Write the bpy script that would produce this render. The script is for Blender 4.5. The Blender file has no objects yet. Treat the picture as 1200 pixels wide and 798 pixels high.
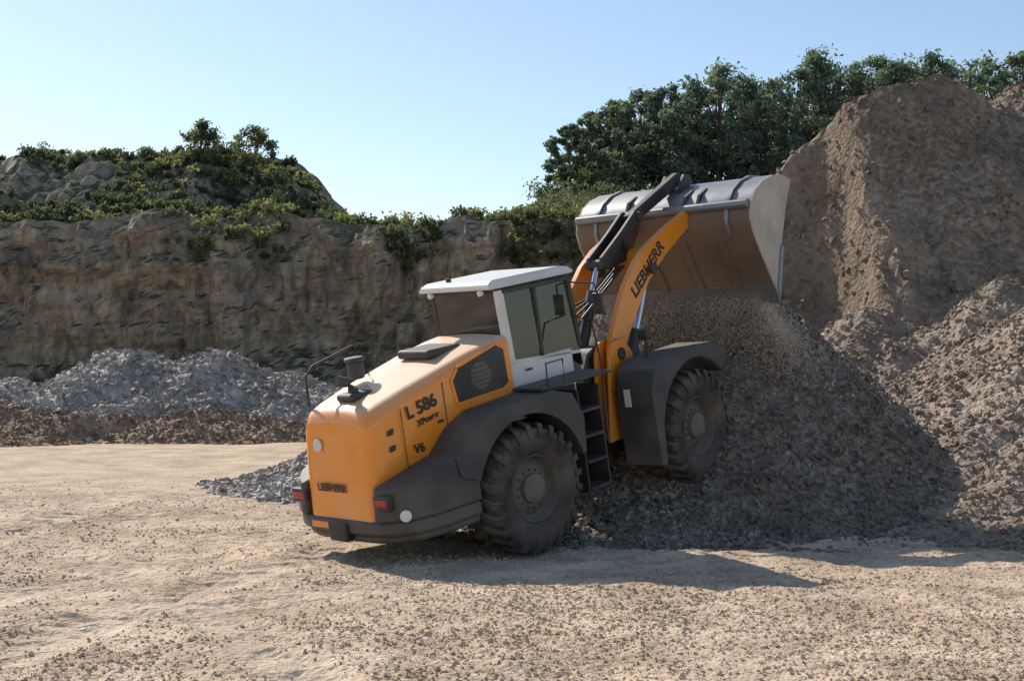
import bpy, bmesh, math, random
import numpy as np
from mathutils import Vector, Matrix
random.seed(7); RNG=np.random.default_rng(7)
scene=bpy.context.scene
rad=math.radians

# ------------------------------------------------------------------ noise
def _h(ix,iy,s):
    n=(ix.astype(np.int64)*374761393+iy.astype(np.int64)*668265263+s*1442695041)&0xffffffff
    n=((n^(n>>13))*1274126177)&0xffffffff
    n=n^(n>>16)
    return (n&0xffffff)/float(0xffffff)
def vn(x,y,s=0):
    x=np.asarray(x,float);y=np.asarray(y,float)
    ix=np.floor(x);iy=np.floor(y);fx=x-ix;fy=y-iy
    fx=fx*fx*(3-2*fx);fy=fy*fy*(3-2*fy)
    a=_h(ix,iy,s);b=_h(ix+1,iy,s);c=_h(ix,iy+1,s);d=_h(ix+1,iy+1,s)
    return (a*(1-fx)+b*fx)*(1-fy)+(c*(1-fx)+d*fx)*fy
def fbm(x,y,s=0,o=4,g=.5):
    t=0;a=1;n=0
    for i in range(o):
        t=t+a*(vn(x*2**i,y*2**i,s+i*17)-.5)*2;n+=a;a*=g
    return t/n

# ------------------------------------------------------------------ materials
def newmat(name):
    m=bpy.data.materials.new(name);m.use_nodes=True
    nt=m.node_tree;b=nt.nodes['Principled BSDF']
    return m,nt,b
def ramp(nt,stops):
    r=nt.nodes.new('ShaderNodeValToRGB')
    e=r.color_ramp.elements
    e[0].position=stops[0][0];e[0].color=(*stops[0][1],1)
    e[1].position=stops[-1][0];e[1].color=(*stops[-1][1],1)
    for p,c in stops[1:-1]:
        k=e.new(p);k.color=(*c,1)
    return r
def tex(nt,kind,scale,detail=4,coord=None,**kw):
    t=nt.nodes.new(kind)
    t.inputs['Scale'].default_value=scale
    if kind=='ShaderNodeTexNoise': t.inputs['Detail'].default_value=detail
    if coord is None:
        coord=nt.nodes.get('TC') or nt.nodes.new('ShaderNodeTexCoord'); coord.name='TC'
        nt.links.new(coord.outputs['Object'],t.inputs['Vector'])
    else: nt.links.new(coord,t.inputs['Vector'])
    return t
def mixc(nt,fac,a,b,mode='MIX'):
    m=nt.nodes.new('ShaderNodeMix');m.data_type='RGBA';m.blend_type=mode
    for k,v in ((0,fac),(6,a),(7,b)):
        if hasattr(v,'node'): nt.links.new(v,m.inputs[k])
        else: m.inputs[k].default_value=v if k==0 else (*v,1)
    return m.outputs[2]
def math_(nt,op,a,b=0.0,clamp=False):
    m=nt.nodes.new('ShaderNodeMath');m.operation=op;m.use_clamp=clamp
    for i,v in enumerate((a,b)):
        if hasattr(v,'node'): nt.links.new(v,m.inputs[i])
        else: m.inputs[i].default_value=v
    return m.outputs[0]
def bump(nt,b,h,strength,dist):
    n=nt.nodes.new('ShaderNodeBump');n.inputs['Strength'].default_value=strength
    n.inputs['Distance'].default_value=dist
    nt.links.new(h,n.inputs['Height']);nt.links.new(n.outputs[0],b.inputs['Normal'])

def gravel_mat(name,c_dark,c_mid,c_light,patch=None,s=14,bd=.03,patch_scale=.5,pamt=.6,var=.76):
    m,nt,b=newmat(name)
    v=tex(nt,'ShaderNodeTexVoronoi',s)
    v2=tex(nt,'ShaderNodeTexVoronoi',s*2.7)
    n=tex(nt,'ShaderNodeTexNoise',s*.8,8)
    sep=nt.nodes.new('ShaderNodeSeparateColor');nt.links.new(v.outputs['Color'],sep.inputs[0])
    at=nt.nodes.new('ShaderNodeAttribute');at.attribute_name='tint'
    f=math_(nt,'ADD',math_(nt,'MULTIPLY',sep.outputs[0],.35),math_(nt,'MULTIPLY',n.outputs[0],.4))
    f=math_(nt,'ADD',f,math_(nt,'MULTIPLY',at.outputs['Fac'],.3))
    r=ramp(nt,[(.2,c_dark),(.5,c_mid),(.85,c_light)]);nt.links.new(f,r.inputs[0])
    col=r.outputs[0]
    if patch:
        pn=tex(nt,'ShaderNodeTexNoise',patch_scale,5)
        pr=ramp(nt,[(.42,(0,0,0)),(.62,(1,1,1))]);nt.links.new(pn.outputs[0],pr.inputs[0])
        col=mixc(nt,math_(nt,'MULTIPLY',pr.outputs[0],pamt),col,patch)
    big=tex(nt,'ShaderNodeTexNoise',patch_scale*2.3,8);big.inputs['Roughness'].default_value=.62
    br=ramp(nt,[(.34,(var,var*.985,var*.96)),(.66,(1.1,1.1,1.1))]);nt.links.new(big.outputs[0],br.inputs[0])
    col=mixc(nt,1.0,col,br.outputs[0],'MULTIPLY')
    nt.links.new(col,b.inputs['Base Color'])
    b.inputs['Roughness'].default_value=.95
    b.inputs['Specular IOR Level'].default_value=.15
    hh=math_(nt,'ADD',math_(nt,'MULTIPLY',v.outputs['Distance'],-1.0),math_(nt,'MULTIPLY',v2.outputs['Distance'],-.5))
    hh=math_(nt,'ADD',hh,math_(nt,'MULTIPLY',n.outputs[0],.8))
    bump(nt,b,hh,.8,bd)
    return m
M_ground=gravel_mat('quarry_ground_mat',(.36,.25,.16),(.62,.465,.325),(.78,.635,.48),patch=(.73,.57,.405),s=20,bd=.02,patch_scale=.42,pamt=.6,var=.68)
M_pile=gravel_mat('gravel_mat',(.09,.075,.06),(.25,.205,.165),(.50,.435,.37),patch=(.27,.21,.16),s=11,bd=.05,patch_scale=.4,var=.7)
M_pileR=gravel_mat('gravel_warm_mat',(.15,.115,.085),(.35,.275,.21),(.58,.48,.39),patch=(.38,.29,.21),s=10,bd=.045,patch_scale=.35,var=.7)
M_pileG=gravel_mat('crushed_stone_mat',(.22,.195,.165),(.46,.415,.365),(.74,.69,.62),patch=(.40,.345,.285),s=3.2,bd=.15,patch_scale=.25)
M_heap=gravel_mat('spoil_mat',(.13,.095,.068),(.265,.205,.152),(.46,.38,.30),patch=(.30,.22,.15),s=7,bd=.06,patch_scale=.16,var=.66)
M_berm=gravel_mat('soil_mat',(.17,.105,.065),(.33,.225,.15),(.50,.39,.28),s=4,bd=.1,patch_scale=.3)
M_dust=gravel_mat('dust_grain_mat',(.6,.52,.42),(.7,.61,.5),(.8,.72,.61),s=10,bd=.01)

def paint(name,col,rough=.4,dust_glare=(.42,.35,.27),dustamt=.35,metal=0,coat=0,dscale=1.6,zfade=None,upf=.9):
    m,nt,b=newmat(name)
    n=tex(nt,'ShaderNodeTexNoise',dscale,8)
    r=ramp(nt,[(.35,(0,0,0)),(.75,(1,1,1))]);nt.links.new(n.outputs[0],r.inputs[0])
    f=math_(nt,'MULTIPLY',r.outputs[0],dustamt)
    n3=tex(nt,'ShaderNodeTexNoise',dscale*14,6)
    f=math_(nt,'MULTIPLY',f,math_(nt,'ADD',n3.outputs[0],.45))
    g=nt.nodes.new('ShaderNodeNewGeometry');sx=nt.nodes.new('ShaderNodeSeparateXYZ')
    nt.links.new(g.outputs['Normal'],sx.inputs[0])
    up=math_(nt,'MULTIPLY',math_(nt,'POWER',math_(nt,'MAXIMUM',sx.outputs[2],0.0),2.0),dustamt*upf)  # dust settled on upward faces; on the hood this paints glare
    f=math_(nt,'ADD',f,up,True)
    if zfade:
        tc=nt.nodes['TC'];s2=nt.nodes.new('ShaderNodeSeparateXYZ');nt.links.new(tc.outputs['Object'],s2.inputs[0])
        mr=nt.nodes.new('ShaderNodeMapRange');nt.links.new(s2.outputs[2],mr.inputs[0])
        mr.inputs[1].default_value=zfade[0];mr.inputs[2].default_value=zfade[1]
        mr.inputs[3].default_value=zfade[2];mr.inputs[4].default_value=0
        f=math_(nt,'ADD',f,math_(nt,'MULTIPLY',mr.outputs[0],math_(nt,'ADD',n.outputs[0],.3)),True)
    c=mixc(nt,f,col,dust_glare)
    nt.links.new(c,b.inputs['Base Color'])
    rr=math_(nt,'ADD',math_(nt,'MULTIPLY',f,.6),rough,True);nt.links.new(rr,b.inputs['Roughness'])
    b.inputs['Metallic'].default_value=metal
    b.inputs['Coat Weight'].default_value=coat
    bump(nt,b,n3.outputs[0],.08,.01)
    return m
M_or=paint('orange_yellow_paint',(.90,.29,.010),.28,dustamt=.16,coat=.35,zfade=(.9,1.7,.25))
M_hood=paint('hood_orange_glare',(.90,.29,.010),.26,dust_glare=(.84,.70,.52),dustamt=.16,coat=.5,zfade=(.9,1.5,.2),upf=4.6)  # cream on upward faces is painted sky glare; the rest is dust
M_dk=paint('dark_grey_plastic',(.038,.039,.042),.5,dustamt=.2,zfade=(.6,1.5,.25))
M_blk=paint('black_metal',(.02,.02,.022),.45,dustamt=.2)
M_wh=paint('cab_white_paint',(.80,.77,.71),.35,dustamt=.25,coat=.2)
M_steel=paint('bucket_steel',(.24,.245,.265),.34,dust_glare=(.42,.36,.30),dustamt=.35,metal=.6,dscale=1.2,upf=.3)
M_steelF=paint('bucket_floor_worn',(.17,.12,.085),.55,dust_glare=(.36,.265,.18),dustamt=.7,metal=.2,dscale=1.0)
M_steelD=paint('bucket_side_dusty',(.40,.35,.29),.6,dust_glare=(.66,.57,.46),dustamt=.9,dscale=2.2)
M_tyre=paint('tyre_rubber',(.028,.027,.026),.75,dust_glare=(.27,.21,.16),dustamt=.6,dscale=2.5)
M_rim=paint('wheel_rim_paint',(.09,.085,.08),.5,dust_glare=(.33,.27,.2),dustamt=.55)
M_chr=paint('cylinder_rod',(.7,.7,.72),.15,dustamt=.05,metal=1)
M_red=paint('tail_light_red',(.45,.02,.015),.2,dustamt=.15)
M_lens=paint('lamp_lens',(.75,.75,.72),.15,dustamt=.1)
M_txt=paint('decal_black',(.03,.025,.02),.5,dustamt=.1)
M_seat=paint('seat_fabric',(.03,.03,.035),.8,dustamt=.1)
def glassmat():
    m=bpy.data.materials.new('cab_glass');m.use_nodes=True;nt=m.node_tree
    nt.nodes.remove(nt.nodes['Principled BSDF']);o=nt.nodes['Material Output']
    t=nt.nodes.new('ShaderNodeBsdfTransparent');t.inputs[0].default_value=(.84,.90,.87,1)
    g=nt.nodes.new('ShaderNodeBsdfGlossy');g.inputs['Roughness'].default_value=.04;g.inputs[0].default_value=(.9,.95,.97,1)
    f=nt.nodes.new('ShaderNodeFresnel');f.inputs[0].default_value=1.7
    d=nt.nodes.new('ShaderNodeBsdfDiffuse');d.inputs[0].default_value=(.45,.4,.33,1)
    n=tex(nt,'ShaderNodeTexNoise',3,6)
    x=nt.nodes.new('ShaderNodeMixShader');y=nt.nodes.new('ShaderNodeMixShader')
    nt.links.new(f.outputs[0],x.inputs[0]);nt.links.new(t.outputs[0],x.inputs[1]);nt.links.new(g.outputs[0],x.inputs[2])
    nt.links.new(math_(nt,'MULTIPLY',n.outputs[0],.08),y.inputs[0]);nt.links.new(x.outputs[0],y.inputs[1]);nt.links.new(d.outputs[0],y.inputs[2])
    nt.links.new(y.outputs[0],o.inputs[0]);return m
M_gl=glassmat()

def leafmat(name,c0,c1,c2,trans=.4):
    m=bpy.data.materials.new(name);m.use_nodes=True;nt=m.node_tree
    nt.nodes.remove(nt.nodes['Principled BSDF']);o=nt.nodes['Material Output']
    at=nt.nodes.new('ShaderNodeAttribute');at.attribute_name='tint'
    r=ramp(nt,[(0,c0),(.5,c1),(1,c2)]);nt.links.new(at.outputs['Fac'],r.inputs[0])
    d=nt.nodes.new('ShaderNodeBsdfDiffuse');t=nt.nodes.new('ShaderNodeBsdfTranslucent')
    nt.links.new(r.outputs[0],d.inputs[0])
    nt.links.new(mixc(nt,1.0,r.outputs[0],(1.3,1.3,1.0),'MULTIPLY'),t.inputs[0])
    x=nt.nodes.new('ShaderNodeMixShader');x.inputs[0].default_value=trans
    nt.links.new(d.outputs[0],x.inputs[1]);nt.links.new(t.outputs[0],x.inputs[2])
    nt.links.new(x.outputs[0],o.inputs[0]);return m
M_leaf=leafmat('tree_foliage_hazy',(.12,.165,.14),(.17,.22,.16),(.26,.31,.18),.42)  # distance haze put into the leaf colour as paler, bluish greens
M_bush=leafmat('bush_foliage',(.085,.105,.08),(.145,.17,.095),(.32,.32,.14),.42)
M_bark,_nt,_b=newmat('bark');_n=tex(_nt,'ShaderNodeTexNoise',6,6);_r=ramp(_nt,[(.3,(.07,.06,.05)),(.7,(.18,.15,.12))])
_nt.links.new(_n.outputs[0],_r.inputs[0]);_nt.links.new(_r.outputs[0],_b.inputs['Base Color']);_b.inputs['Roughness'].default_value=.9

def cliffmat():
    m,nt,b=newmat('cliff_rock')
    tc=nt.nodes.new('ShaderNodeTexCoord');tc.name='TC'
    mp=nt.nodes.new('ShaderNodeMapping');nt.links.new(tc.outputs['Object'],mp.inputs[0]);mp.inputs['Scale'].default_value=(1,1,.5)
    mp2=nt.nodes.new('ShaderNodeMapping');nt.links.new(tc.outputs['Object'],mp2.inputs[0]);mp2.inputs['Scale'].default_value=(.15,.15,1.0)
    mp2.inputs['Rotation'].default_value=(0,rad(4),0)
    n1=tex(nt,'ShaderNodeTexNoise',.20,10,mp.outputs[0]);n1.inputs['Roughness'].default_value=.62
    n2=tex(nt,'ShaderNodeTexNoise',1.7,10,mp.outputs[0]);n2.inputs['Roughness'].default_value=.65
    n3=tex(nt,'ShaderNodeTexNoise',1.6,8,mp2.outputs[0]);n3.inputs['Roughness'].default_value=.7
    v=tex(nt,'ShaderNodeTexVoronoi',1.1,coord=mp.outputs[0])
    r1=ramp(nt,[(.30,(.22,.19,.16)),(.42,(.38,.315,.24)),(.50,(.53,.435,.325)),(.57,(.41,.355,.29)),(.66,(.57,.50,.41)),(.78,(.45,.42,.38))]);nt.links.new(n1.outputs[0],r1.inputs[0])
    r2=ramp(nt,[(.32,(.55,.53,.51)),(.5,(.97,.96,.94)),(.68,(1.28,1.26,1.23))]);nt.links.new(n2.outputs[0],r2.inputs[0])
    r3=ramp(nt,[(.38,(.80,.78,.76)),(.6,(1.1,1.1,1.08))]);nt.links.new(n3.outputs[0],r3.inputs[0])
    c=mixc(nt,1.0,r1.outputs[0],r2.outputs[0],'MULTIPLY');c=mixc(nt,1.0,c,r3.outputs[0],'MULTIPLY')
    g=nt.nodes.new('ShaderNodeNewGeometry');sx=nt.nodes.new('ShaderNodeSeparateXYZ');nt.links.new(g.outputs['True Normal'],sx.inputs[0])
    n4=tex(nt,'ShaderNodeTexNoise',.9,10);n4.inputs['Roughness'].default_value=.7
    f=math_(nt,'ADD',sx.outputs[2],math_(nt,'MULTIPLY',n4.outputs[0],.5))
    fr=ramp(nt,[(.84,(0,0,0)),(1.04,(1,1,1))]);nt.links.new(f,fr.inputs[0])
    gr=ramp(nt,[(.35,(.06,.07,.05)),(.5,(.12,.13,.08)),(.6,(.20,.19,.11)),(.7,(.26,.23,.17))]);nt.links.new(n4.outputs[0],gr.inputs[0])
    c=mixc(nt,fr.outputs[0],c,gr.outputs[0])
    nt.links.new(c,b.inputs['Base Color']);b.inputs['Roughness'].default_value=.95;b.inputs['Specular IOR Level'].default_value=.1
    bump(nt,b,math_(nt,'ADD',n2.outputs[0],math_(nt,'MULTIPLY',v.outputs[0],.5)),1.0,.6)
    return m
M_cliff=cliffmat()

# ------------------------------------------------------------------ mesh from numpy
def np_mesh(name,V,F,mat,tint=None,smooth=False):
    me=bpy.data.meshes.new(name);k=F.shape[1]
    me.vertices.add(len(V));me.vertices.foreach_set('co',V.astype(np.float32).ravel())
    me.loops.add(F.size);me.loops.foreach_set('vertex_index',F.astype(np.int32).ravel())
    me.polygons.add(len(F));me.polygons.foreach_set('loop_start',np.arange(0,F.size,k,dtype=np.int32))
    me.polygons.foreach_set('use_smooth',np.full(len(F),smooth))
    if tint is not None:
        a=me.attributes.new('tint','FLOAT','POINT');a.data.foreach_set('value',tint.astype(np.float32))
    me.update(calc_edges=True);me.validate()
    me.materials.append(mat)
    o=bpy.data.objects.new(name,me);scene.collection.objects.link(o);return o
def gridtri(nx,ny,keep=None):
    i=np.arange(nx-1);j=np.arange(ny-1);I,J=np.meshgrid(i,j)
    a=(J*nx+I).ravel();b=a+1;c=a+nx+1;d=a+nx
    F=np.concatenate([np.stack([a,b,c],1),np.stack([a,c,d],1)])
    if keep is not None: F=F[keep[F].any(1)]
    return F
CUBE=np.array([[-1,-1,-1],[1,-1,-1],[1,1,-1],[-1,1,-1],[-1,-1,1],[1,-1,1],[1,1,1],[-1,1,1]],float)*.62
CT=np.array([[0,2,1],[0,3,2],[4,5,6],[4,6,7],[0,1,5],[0,5,4],[1,2,6],[1,6,5],[2,3,7],[2,7,6],[3,0,4],[3,4,7]])
def stones(P,S,t=None):
    n=len(P);v=CUBE[None]+RNG.uniform(-.35,.35,(n,8,3))
    v=v*RNG.uniform(.6,1.15,(n,1,3))
    q=RNG.normal(size=(n,4));q/=np.linalg.norm(q,axis=1)[:,None];w,x,y,z=q.T
    R=np.stack([1-2*(y*y+z*z),2*(x*y-z*w),2*(x*z+y*w),2*(x*y+z*w),1-2*(x*x+z*z),2*(y*z-x*w),2*(x*z-y*w),2*(y*z+x*w),1-2*(x*x+y*y)],1).reshape(n,3,3)
    v=np.einsum('nij,nkj->nki',R,v)*S[:,None,None]+P[:,None,:]
    F=(CT[None]+(np.arange(n)*8)[:,None,None]).reshape(-1,3)
    if t is None: t=RNG.uniform(0,1,n)
    return v.reshape(-1,3),F,np.repeat(t,8)
TET=np.array([[1,1,1],[-1,-1,1],[-1,1,-1],[1,-1,-1]],float);TF=np.array([[0,1,2],[0,3,1],[0,2,3],[1,3,2]])
def grains(P,S,t):
    n=len(P);v=(TET[None]+RNG.uniform(-.5,.5,(n,4,3)))*S[:,None,None]+P[:,None,:]
    return v.reshape(-1,3),(TF[None]+(np.arange(n)*4)[:,None,None]).reshape(-1,3),np.repeat(t,4)
def inview(P,m=1.08):
    y=np.maximum(P[:,1],1);return (np.abs(P[:,0]/y)<.36*m+.03)&(P[:,1]>8)
def pile(name,hf,x0,x1,y0,y1,step,mat,nst,smin,smax,view=True):
    xs=np.arange(x0,x1+step,step);ys=np.arange(y0,y1+step,step);X,Y=np.meshgrid(xs,ys)
    Xr=X+RNG.uniform(-.3,.3,X.shape)*step;Yr=Y+RNG.uniform(-.3,.3,X.shape)*step
    Z=hf(Xr,Yr);V=np.stack([Xr.ravel(),Yr.ravel(),Z.ravel()],1)
    keep=V[:,2]>-.08
    F=gridtri(len(xs),len(ys),keep)
    used=np.unique(F);mp=-np.ones(len(V),int);mp[used]=np.arange(len(used));V=V[used];F=mp[F]
    T=.5+.4*fbm(V[:,0]*2,V[:,1]*2,91,3)
    P=np.stack([RNG.uniform(x0,x1,nst*3),RNG.uniform(y0,y1,nst*3)],1)
    z=hf(P[:,0],P[:,1]);P=np.column_stack([P,z]);k=z>-.04
    if view:k&=inview(P,1.4)
    P=P[k][:nst]
    S=smin+(smax-smin)*RNG.power(.35,len(P))*.9
    v,f,t=stones(P,S)
    return np_mesh(name,np.concatenate([V,v]),np.concatenate([F,f+len(V)]),mat,np.concatenate([T,t]))
def cone(x,y,cx,cy,H,s,rd=.5,ax=1,ay=1):
    return H-s*(np.sqrt(((x-cx)/ax)**2+((y-cy)/ay)**2+rd*rd)-rd)
def smax(*a,k=4.):
    m=np.maximum.reduce(a);return m+np.log(sum(np.exp(k*(q-m)) for q in a))/k-.0
def toe(h,k=2.6,off=.12):
    return np.where(h>6,h,np.log1p(np.exp(np.minimum(h,6)*k))/k)-off
def msk(h): return np.clip(h*1.5+.9,0,1)

# ------------------------------------------------------------------ ground
def geo(a,b,step,far,r=1.16):
    mid=list(np.arange(a,b,step));o=[];s=step;v=b
    while v<far: o.append(v);s=min(s*r,far*.1);v+=s
    o.append(far);return mid,o
m,o=geo(-13,13,.075,700);xs=np.array([-q for q in o[::-1]]+m[1:]+o)
m,o=geo(11,31,.08,1200);lo=[];s=.08;v=11
while v>-200: s*=1.2;v-=s;lo.append(v)
ys=np.array(lo[::-1]+m+o)
TR=[(-2.6,.22,0),(-4.7,.22,0),(-8.2,.10,1),(-6.3,-.55,0),(3.0,1.4,0),(-9.5,.7,0)]
def tdist(x,y,k):
    a,b,c=TR[k];return x-(a+b*(y-20))-.35*np.sin(y*.3+k)
def tmask(x,y):
    t=0*x
    for k in range(len(TR)): t=np.maximum(t,np.exp(-(tdist(x,y,k)/.42)**4)*(1 if k<3 else .6))
    return t*(.35+.65*vn(x*.6,y*.5,12))*np.clip((40-y)/10,0,1)
def gz(x,y):
    fade=np.clip(1-np.hypot(x,y-20)/60,0,1)
    big=fbm(x*.16,y*.28,3,3)*.12*fade
    tr=0
    for k in range(len(TR)):
        d=tdist(x,y,k)
        cleat=.7+.3*np.sign(np.sin((y*8+np.abs(d)*9)))
        tr=tr-.06*np.exp(-(d/.34)**4)*fade*(y<34)*cleat
        tr=tr+.04*np.exp(-((np.abs(d)-.52)/.14)**2)*fade*(y<34)
    near=np.clip((34-y)/6,0,1)*np.clip((16-np.abs(x))/3,0,1)
    brk=.35+.65*vn(x*.6,y*.5,12)
    return big+tr*near*brk+near*(fbm(x*1.1,y*1.3,5,4)*.055+fbm(x*5,y*5,8,3)*.024)
X,Y=np.meshgrid(xs,ys);Z=gz(X,Y)+RNG.uniform(-.006,.006,X.shape)*(np.abs(X)<14)*(Y<32)*(Y>10)
V=np.stack([X.ravel(),Y.ravel(),Z.ravel()],1);F=gridtri(len(xs),len(ys))
n=75000
yy=10.5+RNG.power(1.0,n)*24*RNG.uniform(.2,1,n);xx=RNG.uniform(-1,1,n)*(yy*.40)
dens=vn(xx*.5,yy*.8,44)+.5*vn(xx*2,yy*2,45)-.9*tmask(xx,yy);k=dens>RNG.uniform(.15,1.2,n)
xx=xx[k];yy=yy[k];S=.007+.021*RNG.power(.25,len(xx))
v,f,t=stones(np.column_stack([xx,yy,gz(xx,yy)+S*.1]),S)
np_mesh('quarry_ground',np.concatenate([V,v]),np.concatenate([F,f+len(V)]),M_ground,np.concatenate([.42+.5*fbm(V[:,0]*1.5,V[:,1]*1.5,9,4)+.75*tmask(V[:,0],V[:,1]),t*.7+.05]))

# ------------------------------------------------------------------ piles
def hB(x,y):
    wx=x+.35*fbm(x*.7,y*.7,21,3);wy=y+.35*fbm(x*.7,y*.7,22,3)
    h=smax(cone(wx,wy,4.45,26.7,4.1,.90,.35),cone(wx,wy,3.0,28.0,3.4,.85,.4),k=4)
    h=smax(h,cone(wx,wy,2.45,25.1,1.4,.46,.9),cone(wx,wy,5.8,24.4,.5,.22,.5),k=5)
    return toe(h,k=4,off=.10)+(fbm(x*1.5,y*1.5,23,4)*.13+fbm(x*5,y*5,24,2)*.05)*msk(h)
pile('gravel_pile',hB,-3,12,18.5,34,.09,M_pile,46000,.018,.095)
def hD(x,y):
    wx=x+.6*fbm(x*.5,y*.5,31,3);wy=y+.6*fbm(x*.5,y*.5,32,3)
    h=smax(cone(wx,wy,13.2,29,5.0,.55,.6),cone(wx,wy,9.0,28.5,1.4,.3,.6),k=3)
    return toe(h)+(fbm(x*1.2,y*1.2,33,4)*.22+fbm(x*5,y*5,34,2)*.05)*msk(h)
pile('gravel_pile.001',hD,2,24,17,40,.12,M_pileR,32000,.02,.10)
def hE(x,y):
    wx=x+.6*fbm(x*.4,y*.4,41,3);wy=y+.6*fbm(x*.4,y*.4,42,3)
    h=smax(cone(wx,wy,12.6,36.5,5.0,.8,.3),cone(wx,wy,9.4,37.5,4.4,.75,.3),cone(wx,wy,16,36,5.2,.8,.4),cone(wx,wy,6.5,38.5,3.6,.7,.5),k=6)
    return toe(h)+fbm(x*.9,y*.9,43,4)*.3*msk(h)
pile('gravel_pile.002',hE,-2,26,28,47,.15,M_pileR,18000,.03,.13)
def hF(x,y):
    wx=x+1.0*fbm(x*.25,y*.25,51,3);wy=y+1.8*fbm(x*.3,y*.22,52,4)
    cr=np.minimum.reduce([12.55+0*x,12.3-(12.5-wx)*.74,12.5-(wx-14.3)*.36])+.35*fbm(x*.8,0*x,53,3)
    dy=wy-48
    h=cr-np.where(dy<0,1.25*np.abs(dy),.5*np.abs(dy))
    h2=cone(wx,wy,24.0,64,15.6,.6,1.2)
    gully=np.abs(fbm(x*.55,y*.2,54,3))
    hh=smax(h,h2,k=2)
    return toe(hh)-gully*1.3*np.clip(h/4,0,1)*np.clip((49-y)/3,0,1)+(fbm(x*.9,y*.9,55,4)*.38+fbm(x*3.3,y*3.3,56,3)*.13)*msk(hh)
pile('spoil_heap',hF,-10,56,30,95,.22,M_heap,38000,.035,.17)
def hA(x,y):
    wx=x+.8*fbm(x*.4,y*.4,61,3);wy=y+.8*fbm(x*.4,y*.4,62,3)
    h=smax(cone(wx,wy,-15.4,56,3.5,.58,.5),cone(wx,wy,-11.6,56,3.3,.6,.5),cone(wx,wy,-8.4,56,2.4,.5,.6),cone(wx,wy,-4,58,1.8,.4,.8),cone(wx,wy,-21,57,2.0,.3,.8),k=4)
    return toe(h)+fbm(x*.8,y*.8,63,4)*.4*msk(h)
pile('crushed_stone_pile',hA,-34,6,46,66,.2,M_pileG,20000,.06,.22)
def hA2(x,y):
    wx=x+.8*fbm(x*.4,y*.4,64,3);wy=y+.7*fbm(x*.5,y*.5,65,3)
    h=smax(cone(wx,wy,-21,52.5,2.0,.35,1),1.1-.7*np.abs(wy-50)-np.clip(wx+8.5,0,9)*.3-np.clip(-30-wx,0,50)*.5+0*x,k=3)
    return toe(h,off=.16)+fbm(x*.9,y*.9,66,4)*.3*msk(h)
pile('soil_berm',hA2,-36,-4,44,60,.18,M_berm,12000,.04,.14)
def hC(x,y):
    h=cone(x+.4*fbm(x,y,71,3),y,-1.9,31.5,1.8,.46,.4)
    return toe(h,off=.2)+fbm(x*1.6,y*1.6,72,4)*.14*msk(h)
pile('crushed_stone_pile.001',hC,-9,4,26,37,.12,M_pileG,9000,.03,.10)

# ------------------------------------------------------------------ cliff
def step_(a,b,x):
    t=np.clip((x-a)/(b-a),0,1);return t*t*(3-2*t)
def ctop(x): return 10.5+.5*fbm(x*.08,x*0,101,3)+.7*fbm(x*.45,x*0,102,4)
def cedge(x): return 76+3*fbm(x*.06,x*0,103,3)
def plat(x,s):
    hill=5.4*step_(-9,-15,x)*step_(0,13,s)*(1-.75*step_(30,70,s))*(.88+.22*fbm(x*.13,s*.1,104,2))
    rise=4.2*step_(-4,5,x)*step_(2,20,s)
    return ctop(x)+hill+rise+(.6*fbm(x*.3,s*.3,105,5)+.45*fbm(x*1.3,s*1.3,106,3))*step_(0,3,s)
m,o=geo(-48,30,.25,500,1.12)
xs=np.array(sorted([-48-(q-30) for q in o[1:]]+m+o))
rows=[];nw=64
for i in range(nw):
    v=i/(nw-1);zt=ctop(xs);z=-.5+(zt+.5)*v
    rel=fbm(xs*.13,z*.05,110,3)*2.4+np.abs(fbm(xs*.42,z*.13,112,4))*2.3+fbm(xs*1.1,z*.5,111,4)*.9+fbm(xs*3,z*1.4,114,3)*.4
    lay=np.abs(fbm(xs*.05,z*.9,115,3))*.9
    foot=3.2*max(0,(.35-v)/.35)**1.3
    fade=min(1,(1-v)*9+.12)
    y=cedge(xs)-(rel+lay)*fade-foot+ .6*v
    rows.append(np.stack([xs,y,z+.15*fbm(xs*2,z*2,116,2)*(i<nw-1)],1))
ye=rows[-1][:,1].copy()
s=.0;ds=.35
while s<500:
    s+=ds
    if s>20: ds*=1.12
    rows.append(np.stack([xs,ye+s,plat(xs,s+0*xs)],1))
V=np.concatenate(rows);np_mesh('quarry_cliff',V,gridtri(len(xs),len(rows)),M_cliff)

# ------------------------------------------------------------------ foliage
def leaves(C,R,cnt,size,tint,up=0.,squash=.8):
    n=len(C);idx=np.repeat(np.arange(n),cnt);N=len(idx)
    d=RNG.normal(size=(N,3));d/=np.linalg.norm(d,axis=1)[:,None]
    rr=RNG.uniform(0.1,1.,N)**.6*RNG.uniform(.6,1.4,N)
    P=C[idx]+d*(rr*R[idx])[:,None]*np.array([1,1,squash])
    a=RNG.normal(size=(N,3));a/=np.linalg.norm(a,axis=1)[:,None]
    a[:,2]+=up;a/=np.linalg.norm(a,axis=1)[:,None]
    b=np.cross(a,RNG.normal(size=(N,3)));b/=np.linalg.norm(b,axis=1)[:,None]
    s=size*RNG.uniform(.5,1.3,N)
    A=a*s[:,None]*.7;B=b*s[:,None]*.4
    V=np.stack([P-A,P+B,P+A,P-B],1).reshape(-1,3)
    F=np.arange(N*4).reshape(-1,4)
    t=np.clip(tint[idx]+RNG.uniform(-.22,.22,N)+.15*d[:,2],0,1)
    return V,F,np.repeat(t,4)
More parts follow.
